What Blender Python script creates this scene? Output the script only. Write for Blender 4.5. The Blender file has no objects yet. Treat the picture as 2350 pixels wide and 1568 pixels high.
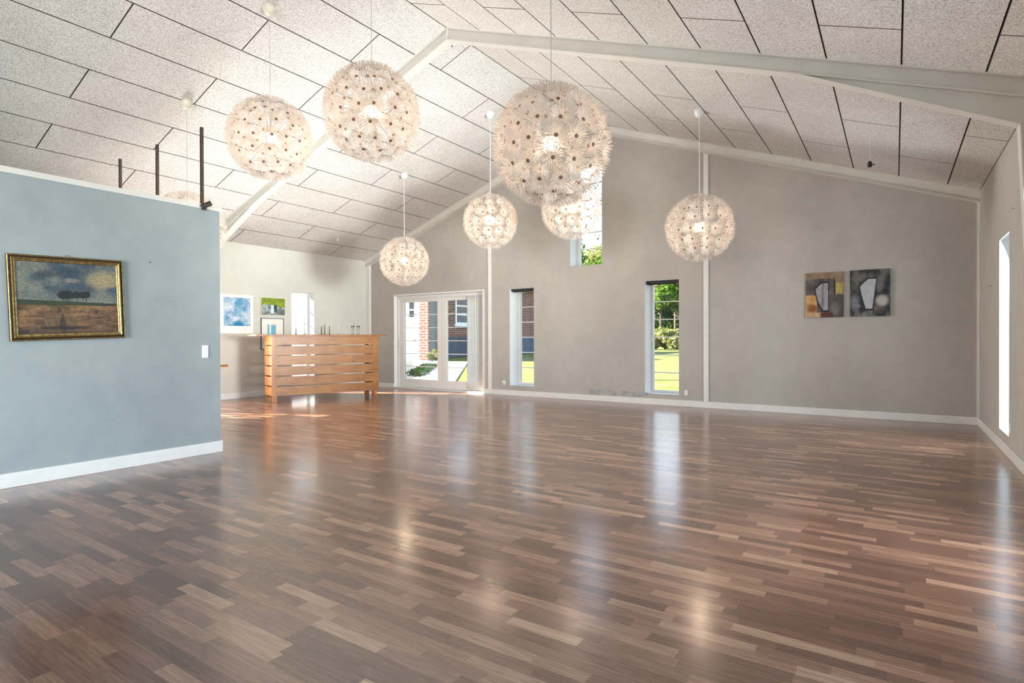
import bpy, bmesh, math, random
import numpy as np
from mathutils import Vector, Matrix
random.seed(7)
S = bpy.context.scene
COL = S.collection
PI = math.pi

# ------------------------------------------------------------------ camera, sky, sun, daylight, exposure
YAW, PITCH, ROLL, FPX = 33.739, -0.325, -0.165, 1315.449
a, p_, r_ = map(math.radians, (YAW, PITCH, ROLL))
F = Vector((-math.sin(a), math.cos(a), 0)); R = Vector((math.cos(a), math.sin(a), 0)); U = Vector((0, 0, 1))
F, U = F*math.cos(p_)+U*math.sin(p_), U*math.cos(p_)-F*math.sin(p_)
R, U = R*math.cos(r_)+U*math.sin(r_), U*math.cos(r_)-R*math.sin(r_)
cd = bpy.data.cameras.new('camera'); cam = bpy.data.objects.new('camera', cd); COL.objects.link(cam)
m = Matrix((R, U, -F)).transposed().to_4x4(); m.translation = (0, 0, 1.10); cam.matrix_world = m
cd.sensor_width = 36; cd.lens = FPX/2350*36; cd.shift_y = (782.407-784)/2350; cd.clip_end = 400
S.camera = cam
S.view_settings.view_transform = 'Standard'; S.view_settings.look = 'None'
S.view_settings.gamma = 1; S.view_settings.use_curve_mapping = False
S.view_settings.exposure = 0.0
S.cycles.max_bounces = 10; S.cycles.diffuse_bounces = 6; S.cycles.glossy_bounces = 5
S.cycles.transmission_bounces = 6; S.cycles.transparent_max_bounces = 12
S.cycles.sample_clamp_indirect = 4.0; S.cycles.use_denoising = True; S.cycles.denoiser = 'OPENIMAGEDENOISE'; S.cycles.denoising_input_passes = 'RGB_ALBEDO_NORMAL'; S.cycles.denoising_prefilter = 'ACCURATE'
S.cycles.caustics_reflective = False; S.cycles.caustics_refractive = False

w = bpy.data.worlds.new('sky'); S.world = w; w.use_nodes = True
nt = w.node_tree; nt.nodes.clear()
out = nt.nodes.new('ShaderNodeOutputWorld'); bg = nt.nodes.new('ShaderNodeBackground')
tc = nt.nodes.new('ShaderNodeTexCoord'); sx = nt.nodes.new('ShaderNodeSeparateXYZ'); rp = nt.nodes.new('ShaderNodeValToRGB')
nt.links.new(tc.outputs['Generated'], sx.inputs[0]); nt.links.new(sx.outputs['Z'], rp.inputs[0])
e = rp.color_ramp.elements
e[0].position = 0.0; e[0].color = (0.93, 0.95, 1, 1); e[1].position = 0.6; e[1].color = (0.42, 0.62, 1.0, 1)
nt.links.new(rp.outputs[0], bg.inputs[0]); nt.links.new(bg.outputs[0], out.inputs[0])
bg.inputs[1].default_value = 3.2

sd = bpy.data.lights.new('sun', 'SUN'); sd.energy = 52.0; sd.angle = math.radians(0.6); sd.color = (1, 0.94, 0.84)
so = bpy.data.objects.new('sun', sd); COL.objects.link(so)
so.rotation_euler = Vector((0.9, 0.43, -0.5)).to_track_quat('-Z', 'Y').to_euler(); so.location = (-40, -20, 30)

def daylight_lamp(loc, direction, sx_, sy_, energy, color=(0.80, 0.90, 1.0), portal=False, spread=180):
    d = bpy.data.lights.new('daylight_lamp', 'AREA'); d.shape = 'RECTANGLE'; d.size = sx_; d.size_y = sy_; d.energy = energy; d.color = color
    o = bpy.data.objects.new('daylight_lamp', d); COL.objects.link(o); o.location = loc
    o.rotation_euler = Vector(direction).to_track_quat('-Z', 'Y').to_euler()
    d.spread = math.radians(spread)
    if portal: d.cycles.is_portal = True
    return o
# area lamps as light from outside, some in unseen openings added to brighten the room
daylight_lamp((1.16, 0.7, 0.95), (-1, 0, -.45), 2.3, 1.6, 66, (0.32, 0.68, 1.0), spread=115)
daylight_lamp((1.16, 5.0, 1.47), (-1, .17, .17), 1.35, 1.1, 165, (0.98, 0.99, 1.0), spread=62)  # added lamp in an added right-wall opening, brightens the left wall
daylight_lamp((1.15, 3.56, 1.12), (-1, 0, -.3), .55, 1.8, 110, (0.74, 0.87, 1.0))
daylight_lamp((1.16, 7.13, 1.12), (-1, 0, -.3), .55, 1.8, 85, (0.74, 0.87, 1.0))
daylight_lamp((-2.75, -5.30, 1.55), (-.65, 1, .04), 4.2, 2.7, 215, (0.97, 0.98, 1.0), spread=80)  # added lamp behind an added back window, brightens the room
daylight_lamp((-10.38, 4.75, 1.10), (1, .06, .30), 1.35, 1.8, 330, (1.0, 0.98, 0.95), spread=125)  # added lamp in an added left-wall opening, brightens the ceiling
# sky portals in the openings the camera sees
daylight_lamp((-7.95, 9.47, 1.0), (0, -1, 0), 2.4, 2.0, 1, portal=True)
daylight_lamp((-5.83, 9.47, 1.1), (0, -1, 0), .55, 1.85, 1, portal=True)
daylight_lamp((-3.14, 9.47, 1.1), (0, -1, 0), .55, 1.85, 1, portal=True)
daylight_lamp((-4.49, 9.47, 3.3), (0, -1, 0), .6, 1.85, 1, portal=True)
daylight_lamp((-10.42, 7.33, 1.1), (1, 0, 0), .55, 1.85, 1, portal=True)

# ------------------------------------------------------------------ measures of the room
YG, XL, XR, XD, ZR, ZL, ZE = 9.058, -10.006, 0.863, -4.479, 4.824, 2.845, 2.876
YB = -5.0
SL, SR = (ZR-ZL)/(XD-XL), (ZR-ZE)/(XR-XD)
XP, YP, ZP = -5.449, 3.056, 2.327
def ceil_z(x): return ZR-SL*(XD-x) if x < XD else ZR-SR*(x-XD)

# ------------------------------------------------------------------ node helpers
def srgb(r, g, b):
    return tuple(((c/255)/12.92 if c/255 <= .04045 else ((c/255+.055)/1.055)**2.4) for c in (r, g, b))+(1,)
class M:
    def __init__(s, name):
        s.m = bpy.data.materials.new(name); s.m.use_nodes = True; s.t = s.m.node_tree; s.n = s.t.nodes
        s.b = s.n['Principled BSDF']; s.o = s.n['Material Output']
    def new(s, typ, **kw):
        n = s.n.new(typ)
        for k, v in kw.items(): setattr(n, k, v)
        return n
    def link(s, a_, b_): s.t.links.new(a_, b_)
    def math(s, op, a_, b_=None, c_=None):
        n = s.new('ShaderNodeMath', operation=op)
        for i, v in enumerate((a_, b_, c_)):
            if v is None: continue
            if isinstance(v, (int, float)): n.inputs[i].default_value = v
            else: s.link(v, n.inputs[i])
        return n.outputs[0]
    def coord(s, scale=(1, 1, 1), kind='Object'):
        t = s.new('ShaderNodeTexCoord'); mp = s.new('ShaderNodeMapping'); mp.inputs['Scale'].default_value = scale
        s.link(t.outputs[kind], mp.inputs[0]); return mp.outputs[0]
    def noise(s, vec, scale, detail=3, rough=.5, out='Fac'):
        n = s.new('ShaderNodeTexNoise'); n.inputs['Scale'].default_value = scale; n.inputs['Detail'].default_value = detail
        n.inputs['Roughness'].default_value = rough; s.link(vec, n.inputs['Vector']); return n.outputs[out]
    def ramp(s, fac, stops, interp='LINEAR'):
        n = s.new('ShaderNodeValToRGB'); n.color_ramp.interpolation = interp
        el = n.color_ramp.elements
        while len(el) < len(stops): el.new(.5)
        for e_, (p, c) in zip(el, stops): e_.position = p; e_.color = c
        s.link(fac, n.inputs[0]); return n.outputs[0]
    def mix(s, fac, a_, b_, typ='MIX'):
        n = s.new('ShaderNodeMix', data_type='RGBA', blend_type=typ)
        for i, v in ((0, fac), (6, a_), (7, b_)):
            if isinstance(v, (int, float, tuple)): n.inputs[i].default_value = v
            else: s.link(v, n.inputs[i])
        return n.outputs[2]
    def bump(s, h, strength=.3, dist=.01):
        n = s.new('ShaderNodeBump'); n.inputs['Strength'].default_value = strength; n.inputs['Distance'].default_value = dist
        s.link(h, n.inputs['Height']); s.link(n.outputs[0], s.b.inputs['Normal'])
def plain(name, col, rough=.5, metal=0, vary=.06, scale=12, spec=.5):
    q = M(name); c = q.noise(q.coord(), scale, 3)
    lo = tuple(x*(1-vary) for x in col[:3])+(1,); hi = tuple(min(1, x*(1+vary)) for x in col[:3])+(1,)
    q.link(q.ramp(c, [(.3, lo), (.7, hi)]), q.b.inputs['Base Color'])
    q.b.inputs['Roughness'].default_value = rough; q.b.inputs['Metallic'].default_value = metal
    q.b.inputs['Specular IOR Level'].default_value = spec
    return q.m

def wall_paint(name, base, dark, light):
    q = M(name); co = q.coord()
    n1 = q.noise(co, .9, 5, .6); n2 = q.noise(co, 6, 4, .6); n3 = q.noise(co, 70, 2)
    c = q.ramp(n1, [(.3, dark), (.5, base), (.72, light)])
    c = q.mix(.35, c, q.ramp(n2, [(.3, dark), (.7, light)]))
    q.link(c, q.b.inputs['Base Color']); q.b.inputs['Roughness'].default_value = .75
    q.b.inputs['Specular IOR Level'].default_value = .25
    h = q.math('ADD', q.math('MULTIPLY', n2, .8), q.math('MULTIPLY', n3, .2))
    q.bump(h, .25, .01)
    return q.m
m_wall = wall_paint('greige_plaster', (.455, .425, .385, 1), (.40, .375, .34, 1), (.50, .475, .44, 1))
m_wall_l = wall_paint('pale_plaster', (.62, .60, .545, 1), (.57, .55, .50, 1), (.66, .64, .59, 1))
m_part = wall_paint('grey_plaster', (.335, .375, .375, 1), (.285, .325, .33, 1), (.375, .415, .41, 1))
m_white = plain('white_paint', (.80, .79, .76, 1), .35, vary=.03)
m_reveal = plain('white_reveal', (.80, .82, .84, 1), .6, vary=.03)
m_steel = plain('cream_painted_steel', (.70, .68, .63, 1), .4, vary=.04, scale=4)
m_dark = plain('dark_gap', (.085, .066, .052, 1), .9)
m_blind = plain('dark_grey_blind', (.02, .02, .022, 1), .7)
m_black = plain('black_plastic', (.01, .01, .01, 1), .4)
m_rust = plain('brown_steel_rod', (.075, .055, .045, 1), .5, .6, vary=.3, scale=40)
m_plastic = plain('white_plastic', (.82, .82, .80, 1), .3, vary=.02)
m_canopy = plain('ivory_plastic', (.72, .67, .55, 1), .4, vary=.03)
m_cord = plain('pale_cord', (.5, .47, .42, 1), .6)
def clothmat():
    q = M('sheer_cotton'); q.n.remove(q.b); n = q.noise(q.coord(), 20, 2); c = q.ramp(n, [(.3, (.80, .79, .77, 1)), (.7, (.86, .85, .84, 1))])
    d = q.new('ShaderNodeBsdfDiffuse'); t_ = q.new('ShaderNodeBsdfTranslucent'); q.link(c, d.inputs[0]); q.link(c, t_.inputs[0])
    mx = q.new('ShaderNodeMixShader'); mx.inputs[0].default_value = .5
    q.link(d.outputs[0], mx.inputs[1]); q.link(t_.outputs[0], mx.inputs[2]); q.link(mx.outputs[0], q.o.inputs[0]); return q.m
m_curtain = clothmat()
m_greyrod = plain('grey_metal', (.25, .26, .27, 1), .35, .8)

def floor_mat():
    q = M('parquet_laminate'); t = q.new('ShaderNodeTexCoord'); s = q.new('ShaderNodeSeparateXYZ'); q.link(t.outputs['Object'], s.inputs[0])
    x, y = s.outputs['X'], s.outputs['Y']
    W, L = .0605, .345
    row = q.math('FLOOR', q.math('DIVIDE', y, W))
    def wn(vx, vy, dims='3D'):
        c = q.new('ShaderNodeCombineXYZ'); q.link(vx, c.inputs[0]); q.link(vy, c.inputs[1])
        n = q.new('ShaderNodeTexWhiteNoise', noise_dimensions=dims); q.link(c.outputs[0], n.inputs['Vector']); return n
    rr = wn(row, q.math('MULTIPLY', row, 1.7)).outputs['Value']
    xs = q.math('ADD', q.math('DIVIDE', x, L), q.math('MULTIPLY', rr, 17.3))
    k = q.math('FLOOR', xs); fr = q.math('FRACT', xs)
    # irregular block lengths: the joint inside each cell moves
    jn = q.math('MULTIPLY', q.math('SUBTRACT', wn(k, row).outputs['Value'], .5), .5)
    k2 = q.math('ADD', k, q.math('GREATER_THAN', fr, q.math('ADD', jn, .5)))
    wnb = wn(k2, q.math('ADD', row, 31.7)); rv = wnb.outputs['Value']
    cols = [(0, srgb(102, 66, 52)), (.25, srgb(119, 80, 63)), (.5, srgb(134, 93, 74)), (.75, srgb(150, 108, 86)), (.9, srgb(166, 123, 98)), (1, srgb(184, 142, 114))]
    c = q.ramp(rv, cols)
    cb = q.new('ShaderNodeCombineXYZ')
    q.link(q.math('ADD', q.math('MULTIPLY', x, 3.5), q.math('MULTIPLY', rv, 40)), cb.inputs[0])
    q.link(q.math('MULTIPLY', y, 60), cb.inputs[1]); q.link(q.math('MULTIPLY', row, 3.1), cb.inputs[2])
    g = q.noise(cb.outputs[0], 1.6, 5, .65)
    c = q.mix(.8, c, q.ramp(g, [(.38, (.62, .58, .555, 1)), (.60, (1.06, 1.05, 1.05, 1))]), 'MULTIPLY')
    fy = q.math('FRACT', q.math('DIVIDE', y, W))
    ed = q.math('LESS_THAN', q.math('MINIMUM', fy, q.math('SUBTRACT', 1, fy)), .018)
    c = q.mix(q.math('MULTIPLY', ed, .35), c, (.03, .02, .015, 1))
    q.link(c, q.b.inputs['Base Color'])
    q.b.inputs['Coat Weight'].default_value = .2; q.b.inputs['Coat Roughness'].default_value = .16; q.b.inputs['Coat IOR'].default_value = 1.6
    rg = q.math('ADD', .17, q.math('MULTIPLY', g, .08)); q.link(rg, q.b.inputs['Roughness'])
    q.b.inputs['Specular IOR Level'].default_value = .85
    return q.m
m_floor = floor_mat()

def woodwool():
    q = M('wood_wool_board'); co = q.coord((1, 1, 1))
    n1 = q.noise(co, 85, 3, .75); n2 = q.noise(co, 2.2, 3); n3 = q.noise(co, 38, 3, .6)
    c = q.ramp(n1, [(.33, (.16, .135, .115, 1)), (.44, (.52, .485, .45, 1)), (.54, (.80, .775, .74, 1)), (.70, (.93, .915, .89, 1))])
    c = q.mix(.25, c, q.ramp(n3, [(.35, (.50, .47, .44, 1)), (.6, (.82, .80, .77, 1))]))
    c = q.mix(.14, c, q.ramp(n2, [(.35, (.50, .47, .44, 1)), (.65, (.84, .82, .80, 1))]))
    q.link(c, q.b.inputs['Base Color']); q.b.inputs['Roughness'].default_value = .95; q.b.inputs['Specular IOR Level'].default_value = .1
    q.bump(n1, .5, .006)
    return q.m
m_board = woodwool()

def pine(name='oiled_pine', k=1.0, axis=(1.2, 22, 22), tint=(1, 1, 1)):
    q = M(name); co = q.coord(axis)
    g = q.noise(co, 2.0, 5, .6); g2 = q.noise(q.coord((1, 1, 1)), 3.5, 2)
    f = lambda r, g_, b: (srgb(r, g_, b)[0]*k*tint[0], srgb(r, g_, b)[1]*k*tint[1], srgb(r, g_, b)[2]*k*tint[2], 1)
    c = q.ramp(g, [(.28, f(120, 66, 22)), (.5, f(176, 106, 44)), (.75, f(206, 140, 66))])
    c = q.mix(.3, c, q.ramp(g2, [(.35, f(140, 80, 30)), (.65, f(214, 150, 78))]))
    v = q.new('ShaderNodeTexVoronoi'); v.inputs['Scale'].default_value = 3.2; q.link(q.coord((1, 2.2, 2.2)), v.inputs['Vector'])
    kn = q.math('LESS_THAN', v.outputs['Distance'], .075)
    c = q.mix(q.math('MULTIPLY', kn, .8), c, f(70, 38, 16))
    q.link(c, q.b.inputs['Base Color']); q.b.inputs['Roughness'].default_value = .38
    q.bump(g, .1, .004)
    return q.m
m_pine = pine(k=.66, tint=(1.0, .98, .45))
m_pine_pale = pine('honey_pine', .85, (22, 22, 1.2), (1.05, 1.0, .68))
m_counter = pine('worn_pine_top', .72, tint=(.95, .95, 1.0))

def glassmat():
    q = M('clear_glass'); q.n.remove(q.b)
    tr = q.new('ShaderNodeBsdfTransparent'); gl = q.new('ShaderNodeBsdfGlossy'); gl.inputs['Roughness'].default_value = .01
    tr.inputs[0].default_value = (.96, .985, .97, 1)
    lw = q.new('ShaderNodeFresnel'); lw.inputs['IOR'].default_value = 1.45
    n = q.noise(q.coord(), 3, 1)
    mx = q.new('ShaderNodeMixShader'); q.link(q.math('MULTIPLY', lw.outputs[0], q.math('ADD', .75, q.math('MULTIPLY', n, .1))), mx.inputs[0])
    q.link(tr.outputs[0], mx.inputs[1]); q.link(gl.outputs[0], mx.inputs[2]); q.link(mx.outputs[0], q.o.inputs[0])
    return q.m
m_glass = glassmat()
def petalmat():
    q = M('paper_petal'); q.n.remove(q.b)
    n = q.noise(q.coord(), 30, 2)
    c = q.ramp(n, [(.3, (.66, .565, .50, 1)), (.7, (.78, .695, .63, 1))])
    d = q.new('ShaderNodeBsdfDiffuse'); t_ = q.new('ShaderNodeBsdfTranslucent')
    q.link(c, d.inputs[0]); q.link(c, t_.inputs[0])
    mx = q.new('ShaderNodeMixShader'); mx.inputs[0].default_value = .38
    q.link(d.outputs[0], mx.inputs[1]); q.link(t_.outputs[0], mx.inputs[2]); q.link(mx.outputs[0], q.o.inputs[0])
    return q.m
m_petal = petalmat()
m_hub = plain('brown_flower_hub', (.20, .13, .09, 1), .6)
m_rod = plain('white_rod', (.62, .55, .48, 1), .5)
def emis(name, col, st):
    q = M(name); q.b.inputs['Base Color'].default_value = (1, 1, 1, 1)
    n = q.noise(q.coord(), 5, 1); c = q.ramp(n, [(0, col), (1, col)])
    q.link(c, q.b.inputs['Emission Color']); q.b.inputs['Emission Strength'].default_value = st
    return q.m
m_bulb = emis('lit_bulb', (1.0, .76, .52, 1), 360)
def vcol(name, rough=.6):
    q = M(name); v = q.new('ShaderNodeVertexColor'); v.layer_name = 'paint'
    n = q.noise(q.coord(), 60, 3)
    q.link(q.mix(.25, v.outputs[0], q.ramp(n, [(.35, (.7, .7, .7, 1)), (.65, (1.15, 1.15, 1.15, 1))]), 'MULTIPLY'), q.b.inputs['Base Color'])
    q.b.inputs['Roughness'].default_value = rough
    q.bump(n, .2, .002)
    return q.m
m_paint = vcol('painted_canvas'); m_print = vcol('printed_sheet', .35)
def goldmat():
    q = M('gilded_wood'); n = q.noise(q.coord(), 60, 3)
    q.link(q.ramp(n, [(.3, (.13, .08, .025, 1)), (.7, (.34, .235, .09, 1))]), q.b.inputs['Base Color'])
    q.b.inputs['Roughness'].default_value = .38; q.b.inputs['Metallic'].default_value = .7
    return q.m
m_gold = goldmat(); m_goldd = plain('dark_frame_band', (.035, .018, .008, 1), .3)
def brick(name='red_brick'):
    q = M(name); b = q.new('ShaderNodeTexBrick'); s = q.new('ShaderNodeTexCoord'); sp = q.new('ShaderNodeSeparateXYZ'); cb = q.new('ShaderNodeCombineXYZ')
    q.link(s.outputs['Object'], sp.inputs[0]); q.link(q.math('ADD', sp.outputs[0], sp.outputs[1]), cb.inputs[0]); q.link(sp.outputs[2], cb.inputs[1])
    q.link(cb.outputs[0], b.inputs['Vector']); b.inputs['Scale'].default_value = 1; b.inputs['Brick Width'].default_value = .42
    b.inputs['Row Height'].default_value = .14; b.inputs['Mortar Size'].default_value = .018
    b.inputs['Color1'].default_value = (.12, .028, .018, 1); b.inputs['Color2'].default_value = (.18, .05, .03, 1); b.inputs['Mortar'].default_value = (.28, .23, .20, 1)
    q.link(b.outputs[0], q.b.inputs['Base Color']); q.b.inputs['Roughness'].default_value = .9
    return q.m
m_brick = brick()
m_plaster_out = plain('white_render', (.86, .85, .84, 1), .8, vary=.03)
m_plinth = plain('blue_grey_plinth', (.055, .08, .115, 1), .8, vary=.12, scale=3)
m_shaded_out = plain('shaded_render', (.12, .125, .13, 1), .8, vary=.15, scale=3)  # grey with shade put into it, for house side and wing end
m_pane_dark = plain('dark_pane', (.02, .028, .04, 1), .15)
m_tile = plain('roof_tile', (.22, .09, .06, 1), .8)
def lawnmat():
    q = M('lawn_grass'); co = q.coord(); n = q.noise(co, 1.1, 5, .6); n2 = q.noise(co, 14, 4)
    c = q.ramp(n, [(.3, (.10, .12, .028, 1)), (.55, (.17, .165, .06, 1)), (.75, (.22, .20, .10, 1))])
    c = q.mix(.4, c, q.ramp(n2, [(.3, (.05, .09, .015, 1)), (.7, (.14, .15, .05, 1))]))
    q.link(c, q.b.inputs['Base Color']); q.b.inputs['Roughness'].default_value = .95; q.b.inputs['Specular IOR Level'].default_value = .05
    return q.m
m_lawn = lawnmat()
m_pave = plain('pale_paving', (.26, .25, .24, 1), .8, vary=.08, scale=2)
def leafmat(name, a_, b_):
    q = M(name); q.n.remove(q.b); n = q.noise(q.coord(), 1.3, 3)
    c = q.ramp(n, [(.35, a_), (.65, b_)])
    d = q.new('ShaderNodeBsdfDiffuse'); t_ = q.new('ShaderNodeBsdfTranslucent'); q.link(c, d.inputs[0]); q.link(c, t_.inputs[0])
    mx = q.new('ShaderNodeMixShader'); mx.inputs[0].default_value = .35
    q.link(d.outputs[0], mx.inputs[1]); q.link(t_.outputs[0], mx.inputs[2]); q.link(mx.outputs[0], q.o.inputs[0])
    return q.m
lf_dark = leafmat('dark_leaves', (.012, .034, .009, 1), (.03, .06, .016, 1))
lf_mid = leafmat('green_leaves', (.05, .11, .014, 1), (.13, .19, .035, 1))
lf_pale = leafmat('yellow_green_leaves', (.17, .19, .05, 1), (.32, .30, .13, 1))
m_bark = plain('bark', (.09, .065, .045, 1), .9, vary=.3)

# ------------------------------------------------------------------ mesh helpers
def link(name, bm, mats, parent=None, smooth=False, loc=None):
    me = bpy.data.meshes.new(name); bm.to_mesh(me); bm.free()
    for mm in (mats if isinstance(mats, (list, tuple)) else [mats]): me.materials.append(mm)
    if smooth:
        for f in me.polygons: f.use_smooth = True
    o = bpy.data.objects.new(name, me); COL.objects.link(o)
    if parent: o.parent = parent
    if loc: o.location = loc
    return o
def empty(name, loc, rz=0, parent=None):
    o = bpy.data.objects.new(name, None); COL.objects.link(o); o.location = loc; o.rotation_euler = (0, 0, rz); o.empty_display_size = .1
    if parent: o.parent = parent
    return o
def tag(o, label, cat, group=None):
    o['label'] = label; o['category'] = cat
    if group: o['group'] = group
    return o
def struct(o): o['kind'] = 'structure'; return o
def box(bm, x0, x1, y0, y1, z0, z1, mi=0, bev=0):
    v = [bm.verts.new((x, y, z)) for z in (z0, z1) for y in (y0, y1) for x in (x0, x1)]
    fs = [bm.faces.new([v[i] for i in q]) for q in ((0, 2, 3, 1), (4, 5, 7, 6), (0, 1, 5, 4), (2, 6, 7, 3), (0, 4, 6, 2), (1, 3, 7, 5))]
    for f in fs: f.material_index = mi
    if bev:
        ed = list({e_ for f in fs for e_ in f.edges})
        r = bmesh.ops.bevel(bm, geom=ed, offset=bev, segments=2, affect='EDGES', profile=.6)
        for f in r['faces']: f.material_index = mi
    return v
def BM(): return bmesh.new()
def boxo(name, x0, x1, y0, y1, z0, z1, mat, parent=None, bev=0):
    b = BM(); box(b, x0, x1, y0, y1, z0, z1, 0, bev); return link(name, b, mat, parent)
def tube(bm, p0, p1, r0, r1=None, n=8, mi=0, cap=True):
    p0, p1 = Vector(p0), Vector(p1); r1 = r0 if r1 is None else r1
    d = (p1-p0).normalized(); u = d.orthogonal().normalized(); v = d.cross(u)
    A = [bm.verts.new(p0+(u*math.cos(2*PI*i/n)+v*math.sin(2*PI*i/n))*r0) for i in range(n)]
    B = [bm.verts.new(p1+(u*math.cos(2*PI*i/n)+v*math.sin(2*PI*i/n))*r1) for i in range(n)]
    for i in range(n): bm.faces.new([A[i], A[(i+1) % n], B[(i+1) % n], B[i]]).material_index = mi
    if cap: bm.faces.new(A[::-1]).material_index = mi; bm.faces.new(B).material_index = mi
def lathe(bm, prof, c=(0, 0, 0), n=20, mi=0, close=True):
    rings = []
    for r, z in prof: rings.append([bm.verts.new((c[0]+r*math.cos(2*PI*i/n), c[1]+r*math.sin(2*PI*i/n), c[2]+z)) for i in range(n)])
    for A, B in zip(rings, rings[1:]):
        for i in range(n): bm.faces.new([A[i], A[(i+1) % n], B[(i+1) % n], B[i]]).material_index = mi
    if close: bm.faces.new(rings[0][::-1]).material_index = mi; bm.faces.new(rings[-1]).material_index = mi
def prism(bm, poly, axis, t0, t1, mi=0):
    """poly of 2D points extruded along axis ('y': poly in xz, 'x': poly in yz, 'z': poly in xy)"""
    def P(u, v, t): return {'y': (u, t, v), 'x': (t, u, v), 'z': (u, v, t)}[axis]
    A = [bm.verts.new(P(u, v, t0)) for u, v in poly]; B = [bm.verts.new(P(u, v, t1)) for u, v in poly]
    n = len(poly); fs = [bm.faces.new(A), bm.faces.new(B[::-1])]
    for i in range(n): fs.append(bm.faces.new([A[i], B[i], B[(i+1) % n], A[(i+1) % n]]))
    for f in fs: f.material_index = mi
    bmesh.ops.recalc_face_normals(bm, faces=fs)
def cut(o, boxes):
    """saw the openings out of a wall and keep one plain mesh"""
    b = BM()
    for q in boxes: box(b, *q)
    c = link('cutter', b, m_reveal); md = o.modifiers.new('cut', 'BOOLEAN'); md.operation = 'DIFFERENCE'; md.object = c; md.solver = 'EXACT'
    dg = bpy.context.evaluated_depsgraph_get(); dg.update()
    me = bpy.data.meshes.new_from_object(o.evaluated_get(dg)); old = o.data; o.modifiers.clear(); o.data = me
    bpy.data.objects.remove(c); bpy.data.meshes.remove(old)
    return o
def paint_reveals(o, axis, lo, hi):
    """the sides of the openings are white"""
    me = o.data
    if len(me.materials) < 2: me.materials.append(m_reveal)
    for f in me.polygons:
        c = f.center; n = f.normal
        if abs(n['xyz'.index(axis)]) < .3 and lo < c['xyz'.index(axis)] < hi: f.material_index = 1

# ------------------------------------------------------------------ floor, ceiling, walls
b = BM(); box(b, XL-.35, XR+.3, YB-.3, YG+.36, -.12, 0); struct(link('floor', b, m_floor))

b = BM()
def roof_boards(side):
    STR = .5035; n_str = 11
    sgn = -1 if side == 'L' else 1; sl = SL if side == 'L' else SR; xe = XL if side == 'L' else XR
    for k in range(n_str+1):
        xa = XD-.012+sgn*STR*k; xb = XD-.012+sgn*STR*(k+1)
        if k == 0: xa = XD
        if sgn*(xb-xe) > 0: xb = xe
        if sgn*(xa-xe) >= -0.02: break
        if side == 'L': y0 = 4.715 if k % 2 else 3.625
        else: y0 = 4.705 if k % 2 == 0 else 5.79
        ys = [y0+2.17*j for j in range(-6, 4)]
        ys = sorted([y for y in ys if YB < y < YG])+[YG]; ys = [YB]+ys
        for ya, yb in zip(ys, ys[1:]):
            if yb-ya < .05: continue
            g = .0032; X0, X1 = sorted((xa, xb)); Y0, Y1 = ya+g, yb-g
            X0 += g; X1 -= g; c_ = .003
            zz = lambda x: ceil_z(x)
            bot = [b.verts.new((x, y, zz(x))) for x, y in ((X0+c_, Y0+c_), (X1-c_, Y0+c_), (X1-c_, Y1-c_), (X0+c_, Y1-c_))]
            mid = [b.verts.new((x, y, zz(x)+c_)) for x, y in ((X0, Y0), (X1, Y0), (X1, Y1), (X0, Y1))]
            top = [b.verts.new((x, y, zz(x)+.025)) for x, y in ((X0, Y0), (X1, Y0), (X1, Y1), (X0, Y1))]
            b.faces.new(bot[::-1]).material_index = 0
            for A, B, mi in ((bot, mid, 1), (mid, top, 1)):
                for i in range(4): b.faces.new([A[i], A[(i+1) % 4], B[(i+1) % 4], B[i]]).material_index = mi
roof_boards('L'); roof_boards('R')
T = .024
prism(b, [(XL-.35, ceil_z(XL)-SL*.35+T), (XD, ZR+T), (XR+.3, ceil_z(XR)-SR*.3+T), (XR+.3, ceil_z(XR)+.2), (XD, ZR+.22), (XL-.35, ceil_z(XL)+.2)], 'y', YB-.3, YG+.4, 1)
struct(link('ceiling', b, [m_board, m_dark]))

# gable wall with door, two low windows, one high window
DOOR = (-9.175, -6.738, 0.0, 2.016); WA = (-6.10, -5.563, .187, 2.021); WB = (-3.42, -2.857, .178, 2.022); WH = (-4.80, -4.188, 2.362, 4.20)
b = BM(); top = lambda x: ceil_z(x)+.12
prism(b, [(XL-.3, -.1), (XR+.3, -.1), (XR+.3, top(XR)), (XD, ZR+.12), (XL-.3, top(XL))], 'y', YG, YG+.36)
g = link('wall_far', b, m_wall); cut(g, [(q[0], q[1], YG-.1, YG+.5, q[2], q[3]) for q in (DOOR, WA, WB, WH)])
paint_reveals(g, 'y', YG+.01, YG+.35); struct(g)
# left wall: one window near the partition, one behind the bar, one unseen, added to carry its lamp
LW = [(3.12, 3.80, .19, 2.03), (7.07, 7.60, .19, 2.035), (4.05, 5.45, .15, 2.05)]
b = BM(); box(b, XL-.33, XL, YB-.3, YG+.36, -.1, ZL+.10)
g = link('wall_left', b, m_wall_l); cut(g, [(XL-.5, XL+.1, q[0], q[1], q[2], q[3]) for q in LW]); paint_reveals(g, 'x', XL-.32, XL-.01); struct(g)
RW = [(6.84, 7.43, .185, 2.05), (4.3, 5.7, .9, 2.06), (3.27, 3.86, .185, 2.05), (-.45, 1.85, .10, 2.05)]
b = BM(); box(b, XR, XR+.28, YB-.3, YG+.36, -.1, ZE+.10)
g = link('wall_right', b, m_wall); cut(g, [(XR-.1, XR+.5, q[0], q[1], q[2], q[3]) for q in RW]); paint_reveals(g, 'x', XR+.01, XR+.27); struct(g)
b = BM(); prism(b, [(XL-.3, -.1), (XR+.3, -.1), (XR+.3, top(XR)), (XD, ZR+.12), (XL-.3, top(XL))], 'y', YB-.24, YB)
g = link('wall_back', b, m_wall); BW = (-4.9, -.6, .15, 2.95); cut(g, [(BW[0], BW[1], YB-.5, YB+.1, BW[2], BW[3])]); paint_reveals(g, 'y', YB-.23, YB-.01); struct(g)
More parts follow.
